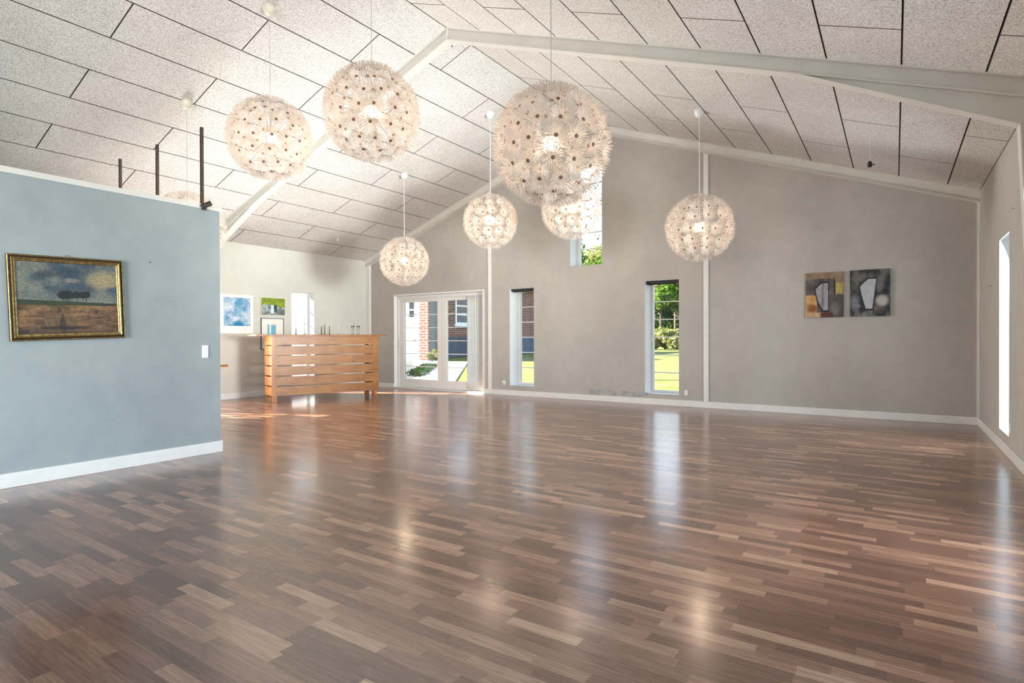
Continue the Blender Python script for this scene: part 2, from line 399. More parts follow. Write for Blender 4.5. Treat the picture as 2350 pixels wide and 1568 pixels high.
# the low partition and the end wall of the enclosed room
b = BM(); box(b, XP-.10, XP, YB, YP, 0, ZP); box(b, XL, XP-.10, YP-.10, YP, 0, ZP); box(b, XL, XP-.1, YB, YP-.1, ZP-.12, ZP-.02)
g = link('wall_partition', b, m_part); struct(g)
b = BM(); box(b, XP-.115, XP+.012, YB, YP+.018, ZP, ZP+.046, bev=.003); box(b, XL, XP-.115, YP-.115, YP+.018, ZP, ZP+.046, bev=.003)
struct(link('trim_1', b, m_steel))
# baseboards
def baseboard(name, segs):
    b = BM()
    for q in segs: box(b, *q, bev=.004)
    return struct(link(name, b, m_white))
H = .098; D = .014
baseboard('baseboard_partition', [(XP, XP+D, YB, YP+.014, 0, .108), (XL, XP, YP, YP+D, 0, .108)])
baseboard('baseboard_far', [(DOOR[1]+.0, XR, YG-D, YG, 0, H), (XL, DOOR[0], YG-D, YG, 0, H)])
baseboard('baseboard_left', [(XL, XL+D, YP+.02, YG-.02, 0, .108)])
baseboard('baseboard_right', [(XR-D, XR, YB, -.45, 0, H), (XR-D, XR, 1.85, YG-.015, 0, H)])
# white posts set flush in the far wall
for i, (x0, x1) in enumerate(((-6.603, -6.528), (-2.467, -2.395))):
    zt = ceil_z((x0+x1)/2)-.13
    struct(boxo('trim_%d' % (i+2), x0, x1, YG-.018, YG+.01, H, zt, m_white, bev=.003))
struct(boxo('trim_4', XR-.022, XR, YG-.022, YG, H, ZE-.13, m_white))

# ------------------------------------------------------------------ steel portal frames (I-section rafters, knees, columns)
def isection(bm, P0, P1, y0, y1, d, flange=.009, lip=None):
    """rafter between (x,z) points of its upper edge, depth d downwards"""
    (xa, za), (xb, zb) = P0, P1; yc = (y0+y1)/2
    for (o0, o1, ya, yb) in ((0, flange, y0, y1), (flange, d-flange, yc-.02, yc+.02), (d-flange, d, y0, y1)):
        prism(bm, [(xa, za-o0), (xb, zb-o0), (xb, zb-o1), (xa, za-o1)], 'y', ya, yb)
def frame(name, y0, y1, knees, cols):
    root = struct(empty(name, (XD, (y0+y1)/2, 0)))
    off = Vector((-XD, -(y0+y1)/2, 0))
    def add(nm, bm):
        bmesh.ops.translate(bm, verts=bm.verts, vec=off); return link(nm, bm, m_steel, root)
    d = .145; yc = (y0+y1)/2
    for side in (-1, 1):
        xe = XL if side < 0 else XR
        b = BM(); isection(b, (XD, ZR), (xe, ceil_z(xe)), y0, y1, d); add('rafter', b)
        if knees:
            xs = -8.5 if side < 0 else -.654; xc = xe-side*.135
            zs = ceil_z(xs)-d; ze = ceil_z(xc)-.335
            b = BM(); prism(b, [(xs, zs), (xe, ceil_z(xe)-d), (xe, ze), (xc, ze)], 'y', yc-.02, yc+.02)
            prism(b, [(xs, zs), (xs, zs-.003), (xc, ze-.010), (xc, ze)], 'y', y0, y1)
            add('knee_brace', b)
        if cols[(side+1)//2]:
            xc = xe-side*.13
            zc = ceil_z(xc)-.335; xb = xe-side*.02; fl = side*.009
            b = BM(); prism(b, [(xe, 0), (xe, zc), (xe-fl, zc), (xe-fl, 0)], 'y', y0, y1)
            prism(b, [(xb, 0), (xb-fl, 0), (xc-fl, zc), (xc, zc)], 'y', y0, y1)
            prism(b, [(xe, 0), (xb, 0), (xc, zc), (xe, zc)], 'y', yc-.02, yc+.02)
            add('column', b)
    # apex plate
    b = BM(); prism(b, [(XD-.006, ZR-.15), (XD+.006, ZR-.15), (XD+.006, ZR), (XD-.006, ZR)], 'y', y0-.002, y1+.002); add('apex_plate', b)
    return root
frame('steel_frame', 5.305, 5.42, True, (True, True))
frame('steel_frame', 8.955, YG, False, (False, False))
b = BM(); box(b, XL, XL+.11, YG-.05, YG, H, ZL-.08, bev=.003); struct(link('trim_5', b, m_white))

# ------------------------------------------------------------------ windows and the garden door
def bars(root, horiz, a0, a1, zs, t, at, off, w_=.012):
    for z in zs:
        b = BM()
        if horiz == 'x': box(b, a0, a1, at-t/2, at+t/2, z-w_/2, z+w_/2)
        else: box(b, at-t/2, at+t/2, a0, a1, z-w_/2, z+w_/2)
        bmesh.ops.translate(b, verts=b.verts, vec=off); link('glazing_bar', b, m_white, root)
def window(name, axis, a0, a1, z0, z1, depth, fw=.035, npane=6, blind=False, lining=True):
    """depth: coordinate of the glass on the wall's normal axis"""
    c = (a0+a1)/2
    root = struct(empty(name, (c, depth, z0) if axis == 'x' else (depth, c, z0))); off = -Vector(root.location)
    def B(bm, u0, u1, d0, d1, zz0, zz1, bev=0):
        if axis == 'x': box(bm, u0, u1, min(d0, d1), max(d0, d1), zz0, zz1, bev=bev)
        else: box(bm, min(d0, d1), max(d0, d1), u0, u1, zz0, zz1, bev=bev)
    b = BM(); t = .03; a0 += .002; a1 -= .002; z0 += .002; z1 -= .002
    B(b, a0, a0+fw, depth-t, depth+t, z0, z1); B(b, a1-fw, a1, depth-t, depth+t, z0, z1)
    B(b, a0+fw, a1-fw, depth-t, depth+t, z0, z0+fw); B(b, a0+fw, a1-fw, depth-t, depth+t, z1-fw, z1)
    bmesh.ops.translate(b, verts=b.verts, vec=off); link('window_frame', b, m_white, root)
    b = BM(); B(b, a0+fw, a1-fw, depth-.003, depth+.003, z0+fw, z1-fw); bmesh.ops.translate(b, verts=b.verts, vec=off); link('pane', b, m_glass, root)
    h_ = (z1-z0-2*fw)/npane
    for k in range(1, npane):
        b = BM(); z = z0+fw+h_*k; B(b, a0+fw, a1-fw, depth-.012, depth+.012, z-.009, z+.009)
        bmesh.ops.translate(b, verts=b.verts, vec=off); link('glazing_bar', b, m_white, root)
    return root, off
window('window_1', 'x', *WA, YG+.345); window('window_2', 'x', *WB, YG+.37-.03, fw=.03); window('window_3', 'x', *WH, YG+.33, fw=.04)
window('window_4', 'y', *LW[1], XL-.24); window('window_5', 'y', *LW[0], XL-.24); window('window_6', 'y', *RW[0], XR+.21)
window('window_7', 'y', *RW[2], XR+.21); window('window_added_11', 'y', *RW[1], XR+.21, npane=3); window('window_8', 'y', *RW[3], XR+.21, npane=5); window('window_added_9', 'x', *BW, YB-.18, npane=5)  # high-sill right and wide back openings are unseen, added for their lamps
window('window_added_10', 'y', *LW[2], XL-.24, npane=6)  # unseen opening added behind the partition to light the room
# blind boxes under the heads of the low windows
for (q, lb, hh) in ((WB, 'dark grey rolled blind at the head of the narrow window showing lawn and trees', .052), (WA, 'dark grey rolled blind at the head of the narrow window beside the garden door', .045)):
    r = tag(empty('roller_blind', ((q[0]+q[1])/2, YG+.09, q[3]-hh)), lb, 'blind', None)
    w_ = (q[1]-q[0])/2-.003
    b = BM(); box(b, -w_, w_, -.035, .075, 0, hh-.001, bev=.003); link('cassette', b, m_blind, r)
    b = BM(); tube(b, (-w_+.01, .02, -.004), (w_-.01, .02, -.004), .007, n=8); link('bottom_bar', b, m_black, r)

# garden door: frame, two leaves
x0, x1, z0, z1 = DOOR; yd = YG+.14
root = struct(empty('door_1', ((x0+x1)/2, yd, 0))); off = -Vector(root.location)
def dpart(nm, boxes, mat, parent=root, bev=0):
    b = BM()
    for q in boxes: box(b, *q, bev=bev)
    bmesh.ops.translate(b, verts=b.verts, vec=off if parent is root or parent.parent is root else off)
    return link(nm, b, mat, parent)
dpart('door_frame', [(x0+.002, x0+.06, yd-.05, yd+.06, 0, z1-.002), (x1-.06, x1-.002, yd-.05, yd+.06, 0, z1-.002), (x0+.06, x1-.06, yd-.05, yd+.06, z1-.062, z1-.002), (x0+.06, x1-.06, yd-.04, yd+.09, 0.001, .03)], m_white)
leaves = ((x0+.063, -7.885, 'L'), (-7.879, x1-.063, 'R'))
for la, lb_, sd_ in leaves:
    st = .125 if sd_ == 'L' else .115; y0, y1 = yd-.03, yd+.025; zb, zt = .034, z1-.066
    lf = dpart('door_leaf', [(la, la+st, y0, y1, zb, zt), (lb_-st, lb_, y0, y1, zb, zt), (la+st, lb_-st, y0, y1, zb, .20), (la+st, lb_-st, y0, y1, zt-.075, zt)], m_white)
    g0, g1 = la+st, lb_-st; h_ = (zt-.075-.20)/6
    dpart('pane', [(g0, g1, yd-.003, yd+.003, .20, zt-.075)], m_glass, lf)
    for k in range(1, 6): dpart('glazing_bar', [(g0, g1, yd-.014, yd+.012, .20+h_*k-.008, .20+h_*k+.008)], m_white, lf)
    if sd_ == 'L':
        b = BM(); hx = la+.05; tube(b, (hx, y0, 1.0), (hx, y0-.05, 1.0), .009); tube(b, (hx, y0-.045, 1.005), (hx, y0-.045, .88), .009); box(b, hx-.014, hx+.014, y0-.006, y0, .93, 1.1)
        bmesh.ops.translate(b, verts=b.verts, vec=off); link('door_handle', b, m_plastic, lf)
# casing: thin white architrave round the opening
b = BM(); cw = .04; yy0, yy1 = YG-.016, YG+.001
box(b, x1, x1+cw, yy0, yy1, 0, z1); box(b, x0-.01, x1+cw, yy0, yy1, z1, z1+.03)
struct(link('trim_6', b, m_white))
# threshold board in front of the door
struct(boxo('trim_7', x0-.02, x1+.06, YG-.05, YG+.09, .0, .028, m_white, bev=.004))

# white curtain gathered at the right side of the door
b = BM(); n = 60; zs = (.06, 1.94); A = []; Bv = []
cx0, cx1 = -7.19, -6.80
for i in range(n+1):
    t = i/n; x = cx0+(cx1-cx0)*t; y = YG+.075+.016*math.sin(t*2*PI*7)+.004*math.sin(t*31)
    A.append(b.verts.new((x, y, zs[0]))); Bv.append(b.verts.new((x, y, zs[1])))
for i in range(n): b.faces.new([A[i], A[i+1], Bv[i+1], Bv[i]])
r = tag(empty('curtain', (cx1, YG+.075, .06)), 'white gathered curtain hanging at the right side of the garden door', 'curtain')
bmesh.ops.translate(b, verts=b.verts, vec=-Vector(r.location)); link('fabric', b, m_curtain, r, smooth=True)
b = BM(); tube(b, (x0+.05, YG+.075, 1.95), (x1-.003, YG+.075, 1.95), .008); bmesh.ops.translate(b, verts=b.verts, vec=-Vector(r.location)); link('rail', b, m_white, r)

# ------------------------------------------------------------------ pendant lamps
def petal_flower():
    b = BM(); n = 23
    for i in range(n):
        f = 2*PI*i/n+random.uniform(-.05, .05)
        rad = Vector((math.cos(f), math.sin(f), 0)); tan = Vector((-math.sin(f), math.cos(f), 0)); ax = Vector((0, 0, 1))
        L_ = .099*random.uniform(.9, 1.06); prev = None
        P = Vector((0, 0, 0))+rad*.006; ang = math.radians(14)
        for j in range(5):
            t = j/4; wd = (.0012, .0026, .0036, .0039, .0027)[j]
            if j: P = P+(rad*math.cos(ang)+ax*math.sin(ang))*(L_/4); ang += math.radians(random.uniform(9, 15))
            nrm = (ax*math.cos(ang)-rad*math.sin(ang))
            row = [b.verts.new(P-tan*wd), b.verts.new(P-nrm*.0018), b.verts.new(P+tan*wd)]
            if prev:
                for q in (0, 1): b.faces.new([prev[q], prev[q+1], row[q+1], row[q]]).material_index = 0
            prev = row
    lathe(b, [(.002, -.004), (.013, -.002), (.0145, .004), (.008, .008), (.001, .009)], n=8, mi=1)
    me = bpy.data.meshes.new('flower'); b.to_mesh(me); b.free(); me.materials.append(m_petal); me.materials.append(m_hub)
    return me
FL = [petal_flower() for _ in range(3)]
RS = .368
def sphere_dirs():
    out_ = []
    for th, cnt in ((15, 4), (36, 9), (57, 13), (78, 15), (99, 15), (120, 13), (141, 10), (163, 5)):
        ph0 = random.uniform(0, 6)
        for i in range(cnt):
            ph = ph0+2*PI*i/cnt+random.uniform(-.06, .06); t = math.radians(th+random.uniform(-2.5, 2.5))
            out_.append(Vector((math.sin(t)*math.cos(ph), math.sin(t)*math.sin(ph), math.cos(t))))
    return out_
def lamp_proto():
    root = empty('pendant_lamp', (0, 0, 0))
    ds = sphere_dirs()
    b = BM()
    for d in ds: tube(b, d*.05, d*(RS-.002), .0017, n=4, cap=False)
    bmesh.ops.create_icosphere(b, subdivisions=1, radius=.012, matrix=Matrix.Translation((0, 0, .085)))
    lathe(b, [(.052, .05), (.056, .055), (.056, .065), (.052, .07)], n=16)
    lathe(b, [(.052, -.07), (.056, -.065), (.056, -.055), (.052, -.05)], n=16)
    for k in range(6):
        f = PI*k/3; tube(b, (.054*math.cos(f), .054*math.sin(f), -.06), (.054*math.cos(f), .054*math.sin(f), .06), .002, n=4)
    link('spoke_frame', b, m_rod, root)
    b = BM(); bmesh.ops.create_icosphere(b, subdivisions=2, radius=.030); link('bulb', b, m_bulb, root, smooth=True)
    b = BM(); lathe(b, [(.018, .026), (.020, .04), (.020, .09), (.010, .10)], n=12); link('socket', b, m_plastic, root)
    for i, d in enumerate(ds):
        o = bpy.data.objects.new('flower', FL[i % 3]); COL.objects.link(o); o.parent = root
        q = Vector((0, 0, 1)).rotation_difference(d)
        o.rotation_mode = 'QUATERNION'; o.rotation_quaternion = q; o.location = d*RS
    return root
def copy_tree(o, parent=None):
    c = o.copy(); COL.objects.link(c); c.parent = parent
    for ch in list(o.children): copy_tree(ch, c)
    return c
LAMPS = [
 (-5.353, 3.54, 3.150, 'paper flower globe lamp hanging second from left, in front of the left rafter', m_cord),
 (-3.850, 3.54, 3.085, 'paper flower globe lamp hanging highest, its top just below the ridge beam', m_cord),
 (-2.025, 3.54, 2.455, 'largest paper flower globe lamp, nearest the viewer, overlapping the high window', m_cord),
 (-7.011, 3.54, 2.425, 'paper flower globe lamp mostly hidden behind the low blue-grey partition', m_cord),
 (-2.039, 7.292, 2.470, 'rightmost paper flower globe lamp, hanging in front of the tall white wall post', m_plastic),
 (-5.197, 7.19, 2.897, 'paper flower globe lamp hanging right above the wall post beside the garden door', m_plastic),
 (-7.016, 7.18, 2.416, 'smallest, lowest paper flower globe lamp, hanging above the end of the wooden bar', m_plastic),
 (-3.800, 7.20, 2.905, 'paper flower globe lamp half hidden behind the largest lamp, beside the high window', m_plastic)]
proto = None; lamp_roots = []
for x, y, z, lb, cm in LAMPS:
    if proto is None: proto = lamp_proto(); o = proto
    else: o = copy_tree(proto); o.rotation_euler = (0, 0, random.uniform(0, 6))
    o.location = (x, y, z); tag(o, lb, 'lamp', 'paper flower globe lamps under the ceiling'); lamp_roots.append((o, x, z, cm))
for o, x, z, cm in lamp_roots:
    zc = ceil_z(x)-z
    b = BM(); tube(b, (0, 0, .098), (0, 0, zc-.02), .0028 if cm is m_cord else .0042, n=6); link('cord', b, cm, o)
    b = BM(); lathe(b, [(.004, zc-.085), (.022, zc-.083), (.042, zc-.07), (.056, zc-.045), (.062, zc-.02), (.062, zc+.02)], n=20); link('canopy', b, m_canopy if cm is m_cord else m_plastic, o, smooth=True)

# bare fittings: black socket on a thin cord, small white hooks on the ceiling
x, y = -.224, 7.24; zc = ceil_z(x)
r = tag(empty('bare_lamp_socket', (x, y, zc)), 'small black bare lamp socket dangling on a thin cord near the ceiling at right', 'lamp socket')
b = BM(); tube(b, (0, 0, .01), (0, 0, -.30), .002, n=6); link('cord', b, m_plastic, r)
b = BM(); lathe(b, [(.012, -.36), (.022, -.355), (.022, -.315), (.014, -.30), (.004, -.292)], n=14); tube(b, (.018, 0, -.335), (.045, .01, -.335), .006, n=8); link('socket', b, m_black, r)
b = BM(); tube(b, (0, 0, .01), (.02, 0, -.012), .004, n=6); link('hook', b, m_plastic, r)
for (x, y, lb, ln) in ((-9.082, 7.458, 'small white hook with a short cord on the ceiling above the pictures and bar', .13),):
    zc = ceil_z(x); r = tag(empty('ceiling_hook', (x, y, zc)), lb, 'hook')
    b = BM(); tube(b, (0, 0, .01), (0, 0, -ln), .003, n=6); link('cord', b, m_plastic, r)
    b = BM(); lathe(b, [(.010, -ln-.04), (.013, -ln-.03), (.013, -ln), (.004, -ln+.005)], n=10); link('socket', b, m_plastic, r)
x, y = -4.60, 5.56; zc = ceil_z(x)
r = tag(empty('ceiling_sensor', (x, y, zc)), 'small white fitting on the ceiling just behind the ridge end of the beam', 'sensor')
b = BM(); box(b, -.03, .03, -.02, .02, -.035, .015, bev=.004); link('housing', b, m_plastic, r); b = BM(); lathe(b, [(.004, -.05), (.010, -.046), (.012, -.034)], n=10); link('lens', b, m_greyrod, r)

# ------------------------------------------------------------------ steel posts on top of the enclosed room
for x, lb in ((-5.66, 'brown steel post on the partition, nearest its free end and longest in view'), (-6.555, 'brown steel post above the partition, middle of the three'), (-7.43, 'brown steel post above the partition, leftmost of the three')):
    r = tag(empty('steel_post', (x, 3.0, ZP+.046)), lb, 'post', 'brown steel posts above the partition')
    b = BM(); box(b, -.013, .013, -.013, .013, .004, .80, bev=.002); link('shaft', b, m_rust, r)
    b = BM(); box(b, -.04, .04, -.04, .04, 0, .005); link('foot_plate', b, m_rust, r)
r = tag(empty('clamp_spotlight', (XP+.0, 2.90, ZP+.046)), 'small brown clamp spotlight fixed over the partition edge near its free end', 'spotlight')
b = BM(); box(b, -.03, .022, -.025, .025, 0, .010, bev=.002); box(b, .014, .024, -.02, .02, -.06, .006, bev=.002); link('clamp', b, m_rust, r)
b = BM(); tube(b, (.02, -.03, -.035), (.05, .045, .012), .022, .024, n=14); link('lamp_head', b, m_rust, r, smooth=False)

# ------------------------------------------------------------------ painted grids for pictures
def fbm(u, v, seed, oct_=4, sx_=4, sy_=4):
    rng = np.random.RandomState(seed); t = np.zeros_like(u); amp = 1; tot = 0
    for o_ in range(oct_):
        nx, ny = int(sx_*2**o_)+2, int(sy_*2**o_)+2; G_ = rng.rand(ny+1, nx+1)
        x_ = u*(nx-1); y_ = v*(ny-1); xi = np.clip(x_.astype(int), 0, nx-1); yi = np.clip(y_.astype(int), 0, ny-1); fx = x_-xi; fy = y_-yi
        fx = fx*fx*(3-2*fx); fy = fy*fy*(3-2*fy)
        t += amp*((G_[yi, xi]*(1-fx)+G_[yi, xi+1]*fx)*(1-fy)+(G_[yi+1, xi]*(1-fx)+G_[yi+1, xi+1]*fx)*fy); tot += amp; amp *= .55
    return t/tot
def lin(c): c = np.array(c)/255.; return np.where(c <= .04045, c/12.92, ((c+.055)/1.055)**2.4)
def L3(k, c0, c1): return c0[None]*(1-k[:, None])+c1[None]*k[:, None] if k.ndim == 1 else c0*(1-k[..., None])+c1*k[..., None]
def picture(name, parent, w_, h_, fn, mat, nx=150, ny=110, depth=.0, facing='-y'):
    """sheet in local x (right) / z (up), facing -y, centred"""
    u, v = np.meshgrid((np.arange(nx)+.5)/nx, (np.arange(ny)+.5)/ny); col = np.clip(fn(u, v), 0, 1)
    xs = np.linspace(-w_/2, w_/2, nx+1); zs = np.linspace(-h_/2, h_/2, ny+1)
    X, Z = np.meshgrid(xs, zs); V = np.stack([X.ravel(), np.full(X.size, -depth), Z.ravel()], 1)
    idx = np.arange((nx+1)*(ny+1)).reshape(ny+1, nx+1)
    Fc = np.stack([idx[:-1, :-1], idx[:-1, 1:], idx[1:, 1:], idx[1:, :-1]], -1).reshape(-1, 4)
    me = bpy.data.meshes.new(name); me.from_pydata(V.tolist(), [], Fc.tolist())
    ca = me.color_attributes.new('paint', 'FLOAT_COLOR', 'CORNER')
    cc = np.concatenate([col.reshape(-1, 3), np.ones((nx*ny, 1))], 1); ca.data.foreach_set('color', np.repeat(cc, 4, 0).astype(np.float32).ravel())
    me.materials.append(mat); o = bpy.data.objects.new(name, me); COL.objects.link(o); o.parent = parent
    return o
def blob(u, v, cx, cy, rx, ry, soft=.25):
    d = np.sqrt(((u-cx)/rx)**2+((v-cy)/ry)**2); return np.clip((1-d)/soft+.5, 0, 1)

# harvest landscape in a gilt frame on the partition
def landscape(u, v):
    n1 = fbm(u, v, 1, 5, 5, 4); n2 = fbm(u, v, 2, 5, 9, 7); n3 = fbm(u, v, 3, 4, 30, 8)
    sky = L3(np.clip((n1-.35)*3, 0, 1), lin((62, 78, 88)), lin((122, 124, 112)))
    sky = L3(np.clip(blob(u, v, .87, .76, .16, .12, .9)*.9, 0, 1), sky, lin((170, 150, 112)))
    sky = L3(blob(u, v, .50, .86, .16, .10, .9)*.8, sky, lin((44, 62, 80)))
    sky = L3(blob(u, v, .28, .83, .09, .05, .9)*.7, sky, lin((50, 54, 60)))
    sky = L3(blob(u, v, .52, .75, .07, .03, .8)*.6, sky, lin((150, 140, 132)))
    sky = L3(blob(u, v, .95, .62, .10, .05, .8)*.7, sky, lin((60, 78, 100)))
    sky = L3(np.clip((.62-v)*6, 0, 1)*.6, sky, lin((128, 132, 116)))
    fld = L3(np.clip((fbm(u, v, 7, 5, 4, 22)-.3)*2.6, 0, 1), lin((66, 44, 30)), lin((140, 104, 68)))
    fld = L3(np.clip((.13-v)*8, 0, 1)*.75, fld, lin((44, 30, 30)))
    fld = L3(np.clip((n3-.55)*3, 0, 1)*.5, fld, lin((150, 118, 78)))
    c = np.where((v > .455-.04*(u-.0))[..., None], sky, fld)
    hor = .475-.05*u+.01*n2
    c = L3(((v < hor) & (v > .405-.01*u)).astype(float), c, lin((46, 54, 32))*(.7+.9*n2)[..., None])
    nt_ = fbm(u, v, 8, 4, 34, 26)
    for cx, cy, rx, ry in ((.445, .545, .050, .042), (.485, .555, .045, .040), (.515, .53, .035, .026), (.565, .55, .030, .036), (.625, .555, .032, .034), (.660, .555, .036, .036), (.64, .53, .045, .02)):
        c = L3(np.clip((blob(u, v, cx, cy, rx*1.25, ry*1.25, .9)*1.3+nt_-1.02)*9, 0, 1), c, lin((24, 30, 29))*(.6+.9*n2)[..., None])
    for cx, dx in ((.465, .10), (.482, -.12), (.50, .25), (.57, 0), (.628, .1), (.655, -.1), (.668, .05)):
        c = L3((np.abs(u-cx-dx*(v-.48)) < .0035)*((v > .455) & (v < .54))*.9, c, lin((24, 25, 22)))
    def stook(c, cx, base, hw, hh, k):
        t = np.clip((v-base)/hh, 0, 1); ins = (v > base) & (v < base+hh*(.55+.7*fbm(u, v*.1, 70+k, 3, 44, 3))) & (np.abs(u-cx) < hw*np.sqrt(np.clip(1-.85*t, 0, 1))*(.85+.3*fbm(u, v, 80+k, 3, 5, 14)))
        st = fbm(u, v*.2, 11+k, 3, 60, 2)
        c = L3(ins*.75, c, lin((112, 90, 58))*(.05+1.6*fbm(u+.25*(v-base)*np.sign(cx-u), v*.3, 11+k, 4, 70, 3))[..., None])
        return L3(((np.abs(u-cx-.02) < hw*.22*(1-t)) & ins)*.7, c, lin((38, 30, 24)))
    c = stook(c, .37, .30, .09, .09, 1); c = stook(c, .74, .29, .08, .08, 2); c = stook(c, .62, .30, .03, .06, 3); c = stook(c, .40, .09, .20, .20, 4)
    c = L3(blob(u, v, .42, .085, .26, .025, .5)*.8, c, lin((30, 20, 24)))
    return c*(.45+.85*fbm(u, v, 90, 4, 50, 60))[..., None]
pr = tag(empty('framed_painting', (XP+.018, 1.831, 1.42), 0), 'harvest field landscape painting in a gilt and dark frame on the blue-grey partition', 'painting')
pr.rotation_euler = (0, math.radians(1.9), PI/2)
pr.rotation_mode = 'XYZ'
# orientation: local x -> +Y world, local -y -> +X world, slightly tilted on its nail
pr.matrix_world = Matrix.Translation((XP+.018, 1.831, 1.42)) @ Matrix.Rotation(math.radians(2.0), 4, 'X') @ Matrix.Rotation(PI/2, 4, 'Z')
PW, PH, FW = .762, .650, .050
picture('canvas', pr, PW-2*FW+.01, PH-2*FW+.01, landscape, m_paint, 330, 250, .004)
def mitred(parent, w_, h_, prof, name, mat_of):
    """prof: list of (inset from the outer edge, height towards the viewer); material per strip"""
    b = BM(); rings = []
    for ins, ht in prof:
        x_, z_ = w_/2-ins, h_/2-ins
        rings.append([b.verts.new(q) for q in ((-x_, -ht, -z_), (x_, -ht, -z_), (x_, -ht, z_), (-x_, -ht, z_))])
    for i, (A, B) in enumerate(zip(rings, rings[1:])):
        for k in range(4): b.faces.new([A[k], A[(k+1) % 4], B[(k+1) % 4], B[k]]).material_index = mat_of[i]
    return b
b = mitred(pr, PW, PH, [(0, -.016), (0, .010), (.004, .014), (.010, .012), (.012, .006), (.022, .010), (.026, .016), (.032, .014), (.038, .009), (.046, .010), (.050, .006), (.052, .002)], 'frame', [1, 0, 0, 1, 1, 0, 0, 0, 0, 0, 0])
link('picture_frame', b, [m_gold, m_goldd], pr)
b = BM(); 
for k in range(14):
    f0, f1 = PI*k/14-.0, PI*(k+1)/14
    tube(b, (.016*math.cos(f0), -.0, PH/2+.016*math.sin(f0)), (.016*math.cos(f1), -.0, PH/2+.016*math.sin(f1)), .0022, n=6)
link('hanging_ring', b, m_greyrod, pr)

# two abstract canvases on the far wall
def abs1(u, v):
    n = fbm(u, v, 21, 5, 4, 5); n2 = fbm(u, v, 22, 4, 14, 5)
    c = L3(np.clip((n-.3)*2.5, 0, 1), lin((62, 52, 50)), lin((112, 104, 104)))
    c = L3(((v > .86) | (u > .78))*(v > .45)*.8, c, lin((150, 122, 96))*(.6+.8*n)[..., None])
    c = L3(((u > .80) & (v > .52) & (v < .76)).astype(float), c, lin((176, 158, 92))*(.6+.8*n2)[..., None])
    c = L3(((u < .30-.0*v) & (v < .50))*np.ones_like(u)*.95, c, lin((205, 160, 100))*(.55+.9*n)[..., None])
    c = L3(blob(u, v, .18, .20, .14, .10, .8)*.9, c, lin((128, 66, 26)))
    c = L3(((v < .5) & (u > .60)).astype(float), c, lin((78, 74, 74))*(.4+1.1*n)[..., None])
    c = L3(blob(u, v, .78, .18, .12, .14, .9)*.5, c, lin((150, 140, 132)))
    c = L3(((v < .11) & (u < .45)).astype(float), c, lin((206, 170, 130)))
    c = L3(((v < .10) & (u > .40) & (u < .72)).astype(float), c, lin((96, 44, 30)))
    # upright pale vase shape with a dark outline
    def vase(gr): 
        lo, hi = .15-gr, .76+gr; t = (v-lo)/(hi-lo); left = .27+(1-np.clip(t*1.25, 0, 1))**1.8*.20-gr+np.where(t > .8, (t-.8)*.8, 0); return (v > lo) & (v < hi) & (u > left) & (u < .60+gr*.4)
    c = L3(vase(.035).astype(float), c, lin((30, 26, 26))); c = L3(vase(0).astype(float), c, lin((168, 166, 172))*(.72+.5*n2)[..., None])
    c = L3(((np.abs(u-.46) < .03) & vase(0))*.6, c, lin((96, 92, 100)))
    c = L3(((np.abs(u-.615) < .012) & (v > .45) & (v < .88)).astype(float), c, lin((34, 26, 24)))
    c = L3(((np.abs(u-.775) < .018) & (v > .5) & (v < .8)).astype(float), c, lin((40, 32, 28)))
    return c*(.55+.6*fbm(u, v, 91, 4, 16, 12))[..., None]
def abs2(u, v):
    n = fbm(u, v, 31, 5, 5, 5); n2 = fbm(u, v, 32, 5, 12, 12)
    c = L3(np.clip((n-.35)*3, 0, 1), lin((34, 33, 36)), lin((98, 96, 94)))
    c = L3(np.clip((n2-.6)*6, 0, 1)*((v < .45)), c, lin((134, 134, 146)))
    c = L3(blob(u, v, .80, .33, .14, .11, .7), c, lin((178, 172, 164)))
    c = L3(blob(u, v, .75, .68, .10, .14, .9)*.6, c, lin((120, 118, 116)))
    c = L3(blob(u, v, .90, .52, .08, .06, .9), c, lin((16, 15, 16)))
    c = L3(blob(u, v, .12, .30, .10, .16, .9)*.6, c, lin((138, 138, 150)))
    def vase(gr):
        lo, hi = .16-gr, .80+gr; t = (v-lo)/(hi-lo); left = .25+(1-np.clip(t*1.3, 0, 1))**1.2*.15-gr+np.where(t > .72, (t-.72)**1.3*1.1, 0); right = np.minimum(.56+.10*t, .66)+gr
        return (v > lo) & (v < hi) & (u > left) & (u < right)
    c = L3(vase(.03).astype(float), c, lin((26, 26, 32))); c = L3(vase(0).astype(float), c, lin((178, 180, 184))*(.8+.35*n2)[..., None])
    return c
for (xa, xb, za, zb, fn, lb) in ((-1.047, -.584, 1.370, 1.990, abs1, 'unframed abstract canvas in ochre, brown and grey with a pale vase shape'), (-.507, -.050, 1.372, 1.995, abs2, 'unframed abstract canvas in black and grey with a pale vase shape')):
    r = tag(empty('canvas_painting', ((xa+xb)/2, YG-.025, (za+zb)/2)), lb, 'painting', 'pair of abstract canvases on the far wall')
    w_, h_ = xb-xa, zb-za
    picture('painted_face', r, w_, h_, fn, m_paint, 110, 130, .0005)
    b = BM(); box(b, -w_/2, w_/2, 0, .024, -h_/2, h_/2); link('stretcher', b, m_blind, r)

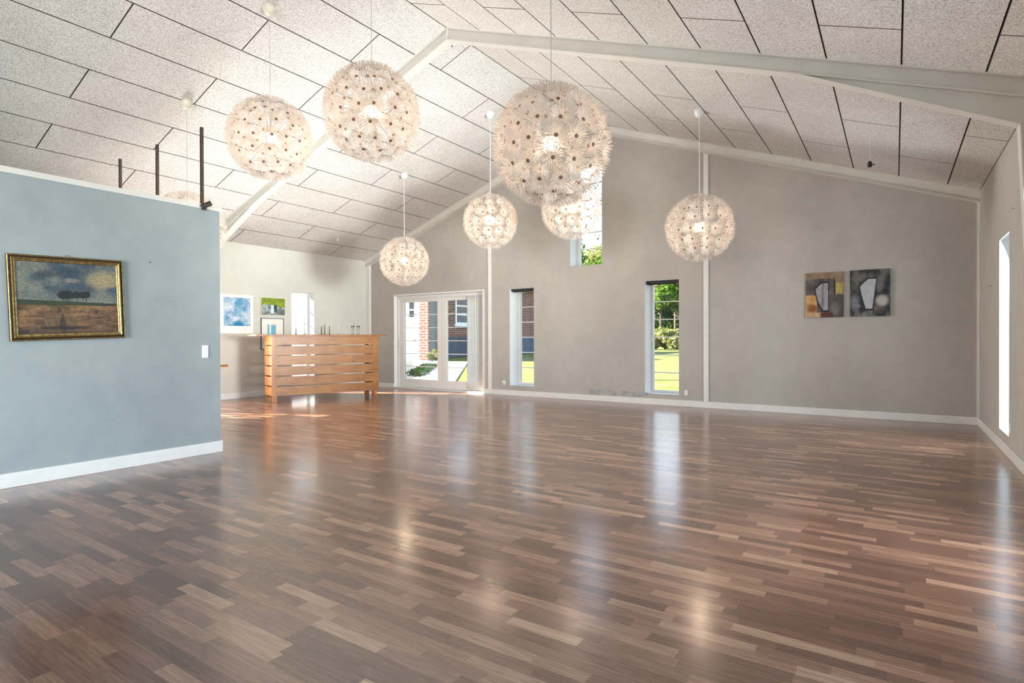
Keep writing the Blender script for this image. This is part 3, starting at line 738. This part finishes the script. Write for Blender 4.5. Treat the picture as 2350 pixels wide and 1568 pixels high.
# three pictures on the left wall (facing +X)
def blueprint(u, v):
    n = fbm(u, v, 41, 5, 7, 7); n2 = fbm(u, v, 42, 5, 10, 26); n3 = fbm(u, v, 43, 4, 6, 6)
    c = L3(np.clip((n-.3)*2.4, 0, 1), lin((92, 150, 190)), lin((214, 220, 232)))
    c = L3(np.clip((n2-.55)*4, 0, 1)*.7, c, lin((70, 130, 176))); c = L3(np.clip((n3-.55)*4, 0, 1)*.6, c, lin((126, 190, 200)))
    c = L3(blob(u, v, .56, .20, .17, .12, .6), c, lin((42, 122, 166))); c = L3(blob(u, v, .60, .80, .10, .11, .6)*.8, c, lin((84, 150, 180)))
    inn = (u > .12) & (u < .92) & (v > .19) & (v < .93)
    U2, V2 = u, v
    paper = np.ones_like(c)*lin((238, 238, 234))
    c = np.where(inn[..., None], c, paper)
    c = L3(((v > .085) & (v < .105) & (u > .64) & (u < .86) & (n2 > .45))*.5, c, lin((214, 150, 150)))
    return c
def falls(u, v):
    n = fbm(u, v, 51, 5, 8, 6); n2 = fbm(u, v, 52, 4, 12, 8)
    c = L3(np.clip((n-.35)*3, 0, 1), lin((98, 112, 112)), lin((176, 186, 184)))
    c = L3((v > .55+.08*np.sin(u*5)+.1*(n-.5)).astype(float), c, lin((128, 146, 40))*(.4+1.2*n2)[..., None])
    c = L3(((np.abs(u-.46) < .035+.03*(1-v)) & (v < .58) & (v > .1)).astype(float), c, lin((214, 228, 240)))
    c = L3(((np.abs(u-.60) < .06) & (v < .6) & (v > .2)).astype(float), c, lin((52, 70, 76)))
    c = L3(blob(u, v, .86, .18, .2, .16, .8)*.8, c, lin((96, 100, 92)))
    return c
def bluevase(u, v):
    n = fbm(u, v, 61, 4, 6, 6)
    c = np.ones(u.shape+(3,))*lin((234, 230, 220))
    c = L3(((u > .26) & (u < .66) & (v > .12) & (v < .80)).astype(float), c, lin((150, 190, 208))*(.75+.4*n)[..., None])
    c = L3(((u > .44) & (u < .62) & (v > .12) & (v < .76)).astype(float), c, lin((116, 170, 194)))
    c = L3(((np.abs(u-.40) < .03) & (v > .12) & (v < .97)).astype(float), c, lin((226, 240, 246)))
    return c
for (ya, yb, za, zb, fn, lb, nm, fm, fw) in (
    (5.585, 6.235, 1.187, 1.900, blueprint, 'poster of a blue abstract pattern with wide white margins on the left wall', 'poster', m_white, .012),
    (6.385, 6.925, 1.530, 1.890, falls, 'small framed green and grey landscape print on the left wall, above the pale print', 'framed_print', m_canopy, .018),
    (6.395, 6.880, .885, 1.487, bluevase, 'pale framed print of blue glass on the left wall, partly behind the bar', 'framed_print', m_plinth, .012)):
    r = tag(empty(nm, (XL+.012, (ya+yb)/2, (za+zb)/2), PI/2), lb, 'poster' if nm == 'poster' else 'picture')
    w_, h_ = yb-ya, zb-za
    picture('print', r, w_-fw, h_-fw, fn, m_print, 100, 100, .003)
    b = mitred(r, w_, h_, [(0, -.012), (0, .010), (fw*.8, .010), (fw, .003)], 'f', [0, 0, 0]); link('picture_frame', b, fm, r)

# ------------------------------------------------------------------ wooden bar
bar = tag(empty('bar_counter', (-8.808, 5.831, 0), math.atan2(.949, .313)), 'honey coloured pine bar of horizontal planks with an overhanging top', 'bar')
BL, BD = 1.950, .444          # local x: along the front, local y: away from the viewer
def bp(nm, boxes, mat, bev=.004):
    b = BM()
    for q in boxes: box(b, *q, bev=bev)
    return link(nm, b, mat, bar)
zs = [(.112, .262), (.283, .437), (.457, .612), (.634, .798), (.812, .966), (.984, 1.138)]
for i, (za, zb) in enumerate(zs):
    b = BM(); nseg = 14; prev = None; rnd = random.Random(i)
    wob = [rnd.uniform(-.005, .005) for _ in range(nseg+1)]
    lo = []; 
    for s_ in range(nseg+1):
        x_ = BL*s_/nseg
        ring = [b.verts.new((x_, yy, zz)) for yy, zz in ((0, za+wob[s_]), (0, zb+wob[nseg-s_]*.6), (.022, zb), (.022, za))]
        if prev:
            for q in range(4): b.faces.new([prev[q], ring[q], ring[(q+1) % 4], prev[(q+1) % 4]])
        else: b.faces.new(ring)
        prev = ring
    b.faces.new(prev[::-1]); bmesh.ops.recalc_face_normals(b, faces=b.faces[:])
    link('front_plank', b, m_pine, bar)
    bp('side_plank', [(0, .022, .024, BD, za, zb)], m_pine_pale); bp('side_plank', [(BL-.022, BL, .024, BD, za, zb)], m_pine)
for x_, y_ in ((.026, .026), (BL-.096, .026), (.026, BD-.072), (BL-.096, BD-.072)):
    bp('leg', [(x_, x_+.07, y_, y_+.07, 0, 1.138)], m_pine_pale)
bp('corner_post', [(-.006, .045, -.006, 0.0, .11, 1.138)], m_pine_pale, .002)
bp('shelf', [(.10, BL-.10, .10, BD-.02, .52, .545)], m_pine)
bp('counter_top', [(-.262, BL+.165, -.035, BD+.10, 1.139, 1.166)], m_counter, .005)

# slim things standing on the bar
def onbar(s_, off): # along the front, back from it
    c, sn = .313, .949
    return (-8.808+c*s_-sn*off, 5.831+sn*s_+c*off, 1.166)
for s_, off, h_, lb, dk in ((.485, .25, .185, 'dark slim candlestick on the bar, in front of the window, leftmost', 0), (.64, .25, .205, 'dark slim candlestick on the bar, before the window frame', 0), (.945, .25, .150, 'dark slim candlestick on the bar just right of the window, shorter of a close pair', 0), (1.005, .25, .190, 'dark slim candlestick on the bar right of the window, taller of a close pair', 0), (1.095, .25, .160, 'dark slim candlestick on the bar, right of the close pair', 0), (1.265, .25, .190, 'pale grey slim candlestick alone near the middle of the bar', 1)):
    r = tag(empty('candlestick', onbar(s_, off)), lb, 'candlestick', 'slim candlesticks on the bar')
    mt = m_greyrod if dk else m_blind
    b = BM(); lathe(b, [(.030, 0), (.030, .004), (.008, .010), (.006, .03)], n=16); link('base', b, mt, r)
    b = BM(); tube(b, (0, 0, .02), (0, 0, h_), .0065, .0055, n=8); link('stem', b, mt, r)
for s_, lb in ((1.545, 'clear glass vase on the right part of the bar, left one of two'), (1.655, 'clear glass vase on the right part of the bar, right one of two')):
    r = tag(empty('glass_vase', onbar(s_, .25)), lb, 'vase', 'clear vases on the bar')
    b = BM(); lathe(b, [(.022, 0), (.024, .004), (.016, .05), (.020, .11), (.034, .17), (.032, .17), (.018, .11), (.013, .05), (.018, .01), (.002, .008)], n=18, close=False); link('vessel', b, m_glass, r, smooth=True)
    b = BM(); lathe(b, [(.0325, .169), (.0345, .171), (.0325, .173)], n=18, close=False); link('rim', b, m_plastic, r)

# pine side table whose corner shows past the partition
tb = tag(empty('side_table', (-8.20, 4.32, 0)), 'pine table, only its corner showing past the partition edge', 'table')
def tp(nm, q, mt): b = BM(); box(b, *q, bev=.004); return link(nm, b, mt, tb)
tp('table_top', (-.35, .47, -.30, .13, .705, .735), m_pine)
for x_, y_ in ((-.31, -.22), (.20, -.22), (-.31, .04), (.20, .04)): tp('leg', (x_, x_+.05, y_, y_+.05, 0, .705), m_pine)

# ------------------------------------------------------------------ sockets, switch, small marks
def plate(nm, loc, face, w_, h_, lb, cat, kind):
    rz = {'-y': 0, '-x': -PI/2, '+x': PI/2}[face]
    r = tag(empty(nm, loc, rz), lb, cat)
    b = BM(); box(b, -w_/2, w_/2, -.010, 0, -h_/2, h_/2, bev=.003); link('plate', b, m_plastic, r)
    if kind == 'switch':
        for k in (-1, 1):
            b = BM(); box(b, -w_/2+.008, w_/2-.008, -.015, -.009, k*h_/4-h_/5, k*h_/4+h_/5, bev=.002); link('rocker', b, m_plastic, r)
    else:
        b = BM(); lathe(b, [(.020, 0), (.020, .004), (.016, .002), (.001, .002)], n=20); bmesh.ops.rotate(b, verts=b.verts, matrix=Matrix.Rotation(PI/2, 3, 'X')); bmesh.ops.translate(b, verts=b.verts, vec=(0, -.009, 0)); link('socket_face', b, m_plastic, r)
    if kind == 'plug':
        b = BM(); lathe(b, [(.016, 0), (.018, .01), (.014, .035), (.006, .04)], n=16); bmesh.ops.rotate(b, verts=b.verts, matrix=Matrix.Rotation(PI/2, 3, 'X')); bmesh.ops.translate(b, verts=b.verts, vec=(0, -.010, .005)); link('plug', b, m_blind if 0 else m_plastic, r)
        b = BM(); tube(b, (.012, -.035, 0), (.030, -.03, -.03), .004, n=6); link('cable', b, m_greyrod, r)
    return r
plate('light_switch', (XP, 2.906, .974), '+x', .058, .120, 'white double light switch on the blue-grey partition near its free end', 'switch', 'switch')
plate('wall_socket', (-6.235, YG, .232), '-y', .075, .085, 'white wall socket with a plug, between the garden door and narrow window', 'socket', 'plug')
plate('wall_socket', (-2.742, YG, .218), '-y', .050, .085, 'white wall socket low beside the window showing lawn and trees', 'socket', 'socket')
plate('wall_socket', (XR, 6.72, .275), '-x', .075, .085, 'white wall socket low on the right wall beside its narrow window', 'socket', 'socket')
def nail(loc, n_, lb):
    r = tag(empty('nail', loc), lb, 'nail'); L_ = Vector(n_)
    b = BM(); tube(b, -L_*.01, L_*.02, .0022, n=6); link('shank', b, m_greyrod, r); b = BM(); tube(b, L_*.018, L_*.021, .006, n=8); link('head', b, m_rust, r)
nail((XP, 2.421, 1.771), (1, 0, 0), 'single nail in the partition right of the landscape painting')
nail((XR, 6.53, 2.205), (-1, 0, 0), 'nail high on the right wall above the narrow window')
nail((XR, 7.96, 1.637), (-1, 0, 0), 'nail on the right wall between the corner and the narrow window')
# peeling plaster above the baseboard left of the right-hand low window
b = BM(); rnd = random.Random(5)
for i in range(26):
    cx = -4.40+1.0*rnd.random(); cz = H+.012+.085*rnd.random()*(1-abs((cx+3.9)/.75)**2*.4); n_ = 7; rr = rnd.uniform(.02, .065)
    pts = []
    for k in range(n_):
        f = 2*PI*k/n_; q = rr*rnd.uniform(.55, 1.2); pts.append((cx+q*1.5*math.cos(f), max(H+.001, cz+q*.45*math.sin(f))))
    prism(b, pts, 'y', YG-rnd.uniform(.002, .009), YG+.001)
o = link('plaster_flakes', b, plain('loose_plaster', (.36, .36, .36, 1), .95, vary=.2, scale=30)); tag(o, 'patch of loose peeling plaster on the far wall just above the baseboard', 'plaster'); o['kind'] = 'stuff'

# ------------------------------------------------------------------ outdoors
GZ = -.06
b = BM(); bmesh.ops.create_grid(b, x_segments=4, y_segments=4, size=130, matrix=Matrix.Translation((-20, 139.42-.0, GZ-.02)))
bmesh.ops.create_grid(b, x_segments=4, y_segments=4, size=70, matrix=Matrix.Translation((-80.4, -60.5, GZ-.02)))
bmesh.ops.create_grid(b, x_segments=4, y_segments=4, size=70, matrix=Matrix.Translation((71.2, -60.5, GZ-.02)))
struct(link('ground', b, m_lawn))
b = BM(); prism(b, [(-7.93, YG+.362), (-17.1, 21.8), (-40, 21.8), (-40, YG+.362)], 'z', GZ-.03, GZ+.005); box(b, -40, XL-.34, -12, YG+.362, GZ-.03, GZ+.005)
struct(link('floor_terrace', b, m_pave))

struct(boxo('wall_sun_block', -12.9, -12.6, 2.75, 4.45, GZ, 3.5, m_brick))  # unseen wall added to keep direct sun off the added left opening
# low clipped hedge along the path
def leaves(bm, pts, size, rnd, mi=0):
    for c in pts:
        n_ = Vector((rnd.gauss(0, 1), rnd.gauss(0, 1), rnd.gauss(0, 1)+.6)).normalized(); u_ = n_.orthogonal().normalized(); v_ = n_.cross(u_)
        f = rnd.uniform(0, PI); uu = u_*math.cos(f)+v_*math.sin(f); vv = n_.cross(uu); s_ = size*rnd.uniform(.6, 1.3)
        bm.faces.new([bm.verts.new(Vector(c)+q) for q in (-uu*s_, -vv*s_*.45, uu*s_, vv*s_*.45)]).material_index = mi
rnd = random.Random(3)
h = tag(empty('hedge', (-11.9, 12.6, GZ)), 'low clipped dark hedge beside the paved path seen through the garden door', 'hedge')
b = BM(); pts = []
for i in range(2600):
    t = rnd.random(); pts.append((-3.5*t+rnd.uniform(-.28, .28), 4.6*t+rnd.uniform(-.2, .2), rnd.uniform(.01, .15)))
leaves(b, pts, .04, rnd); link('foliage', b, lf_dark, h)
b = BM()
for k in range(8): t = k/7; tube(b, (-3.5*t, 4.6*t, 0), (-3.5*t+.03, 4.6*t, .1), .012, n=5)
link('stems', b, m_bark, h)

def tree(name, loc, height, crown_r, crown_z, mat, lb, n=2600, leaf=.22, group=None, seed=0, squash=.85, sparse=False):
    rnd = random.Random(seed); r = tag(empty(name, loc), lb, 'bush' if 'bush' in name else 'tree', group)
    blobs = [(Vector((rnd.gauss(0, .45)*crown_r, rnd.gauss(0, .45)*crown_r, crown_z+rnd.gauss(0, .38)*crown_r*squash)), crown_r*rnd.uniform(.35, .6)) for _ in range(12)]
    pts = []
    for i in range(n):
        c, q = blobs[i % 12]; d = Vector((rnd.gauss(0, 1), rnd.gauss(0, 1), rnd.gauss(0, 1))).normalized()*q*(rnd.uniform(.75, 1.05) if not sparse else rnd.uniform(.2, 1.1)); d.z *= squash
        p = c+d
        if p.z > .02: pts.append(p)
    b = BM(); leaves(b, pts, leaf, rnd); link('foliage', b, mat, r)
    b = BM(); tube(b, (0, 0, -.03), (0, 0, crown_z), .03*height**.8, .015*height**.7, n=8)
    for c, q in blobs[:7]: tube(b, (0, 0, crown_z*.55), c, .012*height**.7, .006*height**.6, n=5)
    link('trunk', b, m_bark, r)
    return r
tree('tree', (-18.2, 31, GZ), 9, 1.9, 6.2, lf_mid, 'leafy green tree on the lawn beyond the brick wing', seed=1)
tree('tree', (-22.6, 45, GZ), 10, 2.4, 6.8, lf_mid, 'green tree standing further back on the lawn, behind the wall between the windows', seed=2)
tree('tree', (-27.3, 61, GZ), 13, 3.4, 9.5, lf_pale, 'tall pale tree whose crown fills the bottom of the high window', seed=3, leaf=.3, n=3600)
tree('tree', (-27.5, 79, GZ), 12, 3.6, 8.0, lf_dark, 'dark evergreen tree seen at the top of the low lawn window', seed=4, leaf=.4, n=3600)
tree('tree', (-18.6, 60, GZ), 8, 2.2, 5.2, lf_mid, 'bright green tree in the middle of the low lawn window', seed=5, leaf=.28, n=4200)
tree('tree', (-22.2, 69, GZ), 11, 3.0, 7.8, lf_pale, 'yellow-green tree behind the bright one in the low lawn window', seed=12, leaf=.35, n=4200)
tree('tree', (-6.10, 15.0, GZ), 6, 1.15, 4.7, lf_mid, 'thin birch with sparse leaves close outside the high window', seed=6, leaf=.045, n=900, sparse=True, squash=1)
tree('garden_bush', (-18.4, 54, GZ), 3, 1.7, 1.0, lf_pale, 'pale yellow-green bush at the far edge of the lawn', seed=7, leaf=.2, n=4200)
tree('garden_bush', (-21.3, 49.0, GZ), 2.2, 1.0, .9, lf_dark, 'dark round bush left of the pale bush on the lawn edge', seed=8, leaf=.16, n=2600)
tree('garden_bush', (-14.6, 53, GZ), 4, 1.7, 1.2, lf_mid, 'green bush right of the pale bush on the lawn edge', seed=9, leaf=.2, n=3000)
tree('garden_bush', (-18.6, 20.9, GZ), 1.0, .30, .32, lf_pale, 'small round yellow-green bush beside the brick corner', seed=10, leaf=.05, n=1500)
tree('tree', (-12.5, 66, GZ), 11, 4.2, 6.5, lf_mid, 'broad green tree at the far right of the lawn', seed=11, leaf=.35, n=3200)
tree('tree', (-34, 92, GZ), 15, 4.5, 8.5, lf_dark, 'tall dark tree farthest away beyond the lawn', seed=13, leaf=.45, n=3600)

h = tag(empty('hedge', (-30, 98, GZ)), 'tall mixed green hedge closing off the lawn far behind the trees', 'hedge')
b = BM(); rnd = random.Random(21)
leaves(b, [(rnd.uniform(-28, 30), rnd.uniform(-.8, .8), rnd.uniform(0, 1)**.8*(5.2+1.2*math.sin(i_*.9))) for i_ in range(9000)], .55, rnd); link('foliage', b, lf_mid, h)
b = BM()
for k in range(14): tube(b, (-27+4.2*k, 0, 0), (-27+4.2*k, 0, 3.5), .12, n=5)
link('stems', b, m_bark, h)

# neighbouring white house with a brick corner
wh = tag(empty('white_house', (-28, 21.8, GZ)), 'white rendered house with a red brick corner across the terrace', 'house')
def wp(nm, boxes, mat, parent=wh, base=(-28, 21.8, GZ)):
    b = BM()
    for q in boxes: box(b, *q)
    bmesh.ops.translate(b, verts=b.verts, vec=-Vector(base)); return link(nm, b, mat, parent)
wp('wall', [(-42, -22.3, 21.8, 24.9, GZ, 4.3), (-22.3, -20.25, 21.8, 22.9, GZ, 4.3)], m_plaster_out)
wp('brick_corner', [(-20.25, -19.62, 21.75, 21.86, GZ, 3.1)], m_brick)
wp('side_wall', [(-20.25, -19.66, 21.87, 22.92, GZ, 3.4)], m_shaded_out)  # shaded side of the white house, its shade is in the colour
b = BM(); prism(b, [(-42.3, 4.3), (-19.6, 4.3), (-20.4, 5.6), (-42.3, 5.6)], 'y', 21.5, 25.0); bmesh.ops.translate(b, verts=b.verts, vec=(28, -21.8, -GZ)); link('roof', b, m_tile, wh)
m_pane_pale = plain('pale_pane', (.17, .18, .20, 1), .2)
def paned(x_, z_, cols, rows, pw, ph, gap, parent, base, axis='y', at=21.8, mt=None):
    for i in range(cols):
        for j in range(rows):
            u0 = x_+i*(pw+gap); zz = z_+j*(ph+gap); b = BM()
            if axis == 'y': box(b, u0, u0+pw, at-.02, at+.02, zz, zz+ph)
            else: box(b, at-.02, at+.02, u0, u0+pw, zz, zz+ph)
            bmesh.ops.translate(b, verts=b.verts, vec=-Vector(base)); link('pane', b, mt or m_pane_dark, parent)
fr = wp('house_window', [(-20.98, -20.52, 21.765, 21.79, 2.10, 3.02)], m_plaster_out); paned(-20.93, 2.18, 1, 2, .33, .33, .09, fr, (-28, 21.8, GZ), at=21.77)
fr = wp('house_window', [(-31.0, -29.2, 21.765, 21.79, .9, 4.1)], m_plaster_out); paned(-30.65, 1.2, 2, 4, .40, .50, .22, fr, (-28, 21.8, GZ), at=21.77, mt=m_pane_pale)
fr = wp('wall_lamp', [(-20.62, -20.54, 21.68, 21.79, .92, 1.02)], m_greyrod)
# brick wing, its long side facing the lawn
bw = tag(empty('brick_house', (-22, 30, GZ)), 'red brick house wing with white window and blue-grey plinth beyond the lawn', 'house')
def bwp(nm, boxes, mat, parent=bw): return wp(nm, boxes, mat, parent, (-22, 30, GZ))
bwp('wall', [(-27, -22, 25.7, 40, 1.13, 4.6)], m_brick); bwp('plinth', [(-27.02, -21.95, 25.65, 40.02, GZ, 1.13)], m_plinth)
bwp('end_wall', [(-27, -22.02, 25.55, 25.69, GZ, 4.55)], m_shaded_out)  # brick end covered with the same painted shade
b = BM(); prism(b, [(-27.4, 4.6), (-21.6, 4.6), (-24.5, 6.2)], 'y', 25.4, 40.3); bmesh.ops.translate(b, verts=b.verts, vec=(22, -30, -GZ)); link('roof', b, m_tile, bw)
def wing_window(y0, y1, z0, z1):
    f = bwp('house_window', [(-21.99, -21.93, y0, y1, z0, z1), (-21.99, -21.88, y0-.1, y1+.1, z0-.16, z0-.01)], m_plaster_out)
    n_ = 3; hh = (z1-z0-.12)/n_
    for j in range(n_):
        b = BM(); box(b, -21.94, -21.915, y0+.12, y1-.1, z0+.08+j*hh, z0+.08+(j+1)*hh-.10); bmesh.ops.translate(b, verts=b.verts, vec=(22, -30, -GZ)); link('pane', b, m_pane_dark, f)
wing_window(26.75, 27.95, 1.95, 3.65); wing_window(36.3, 37.5, 1.95, 3.65)
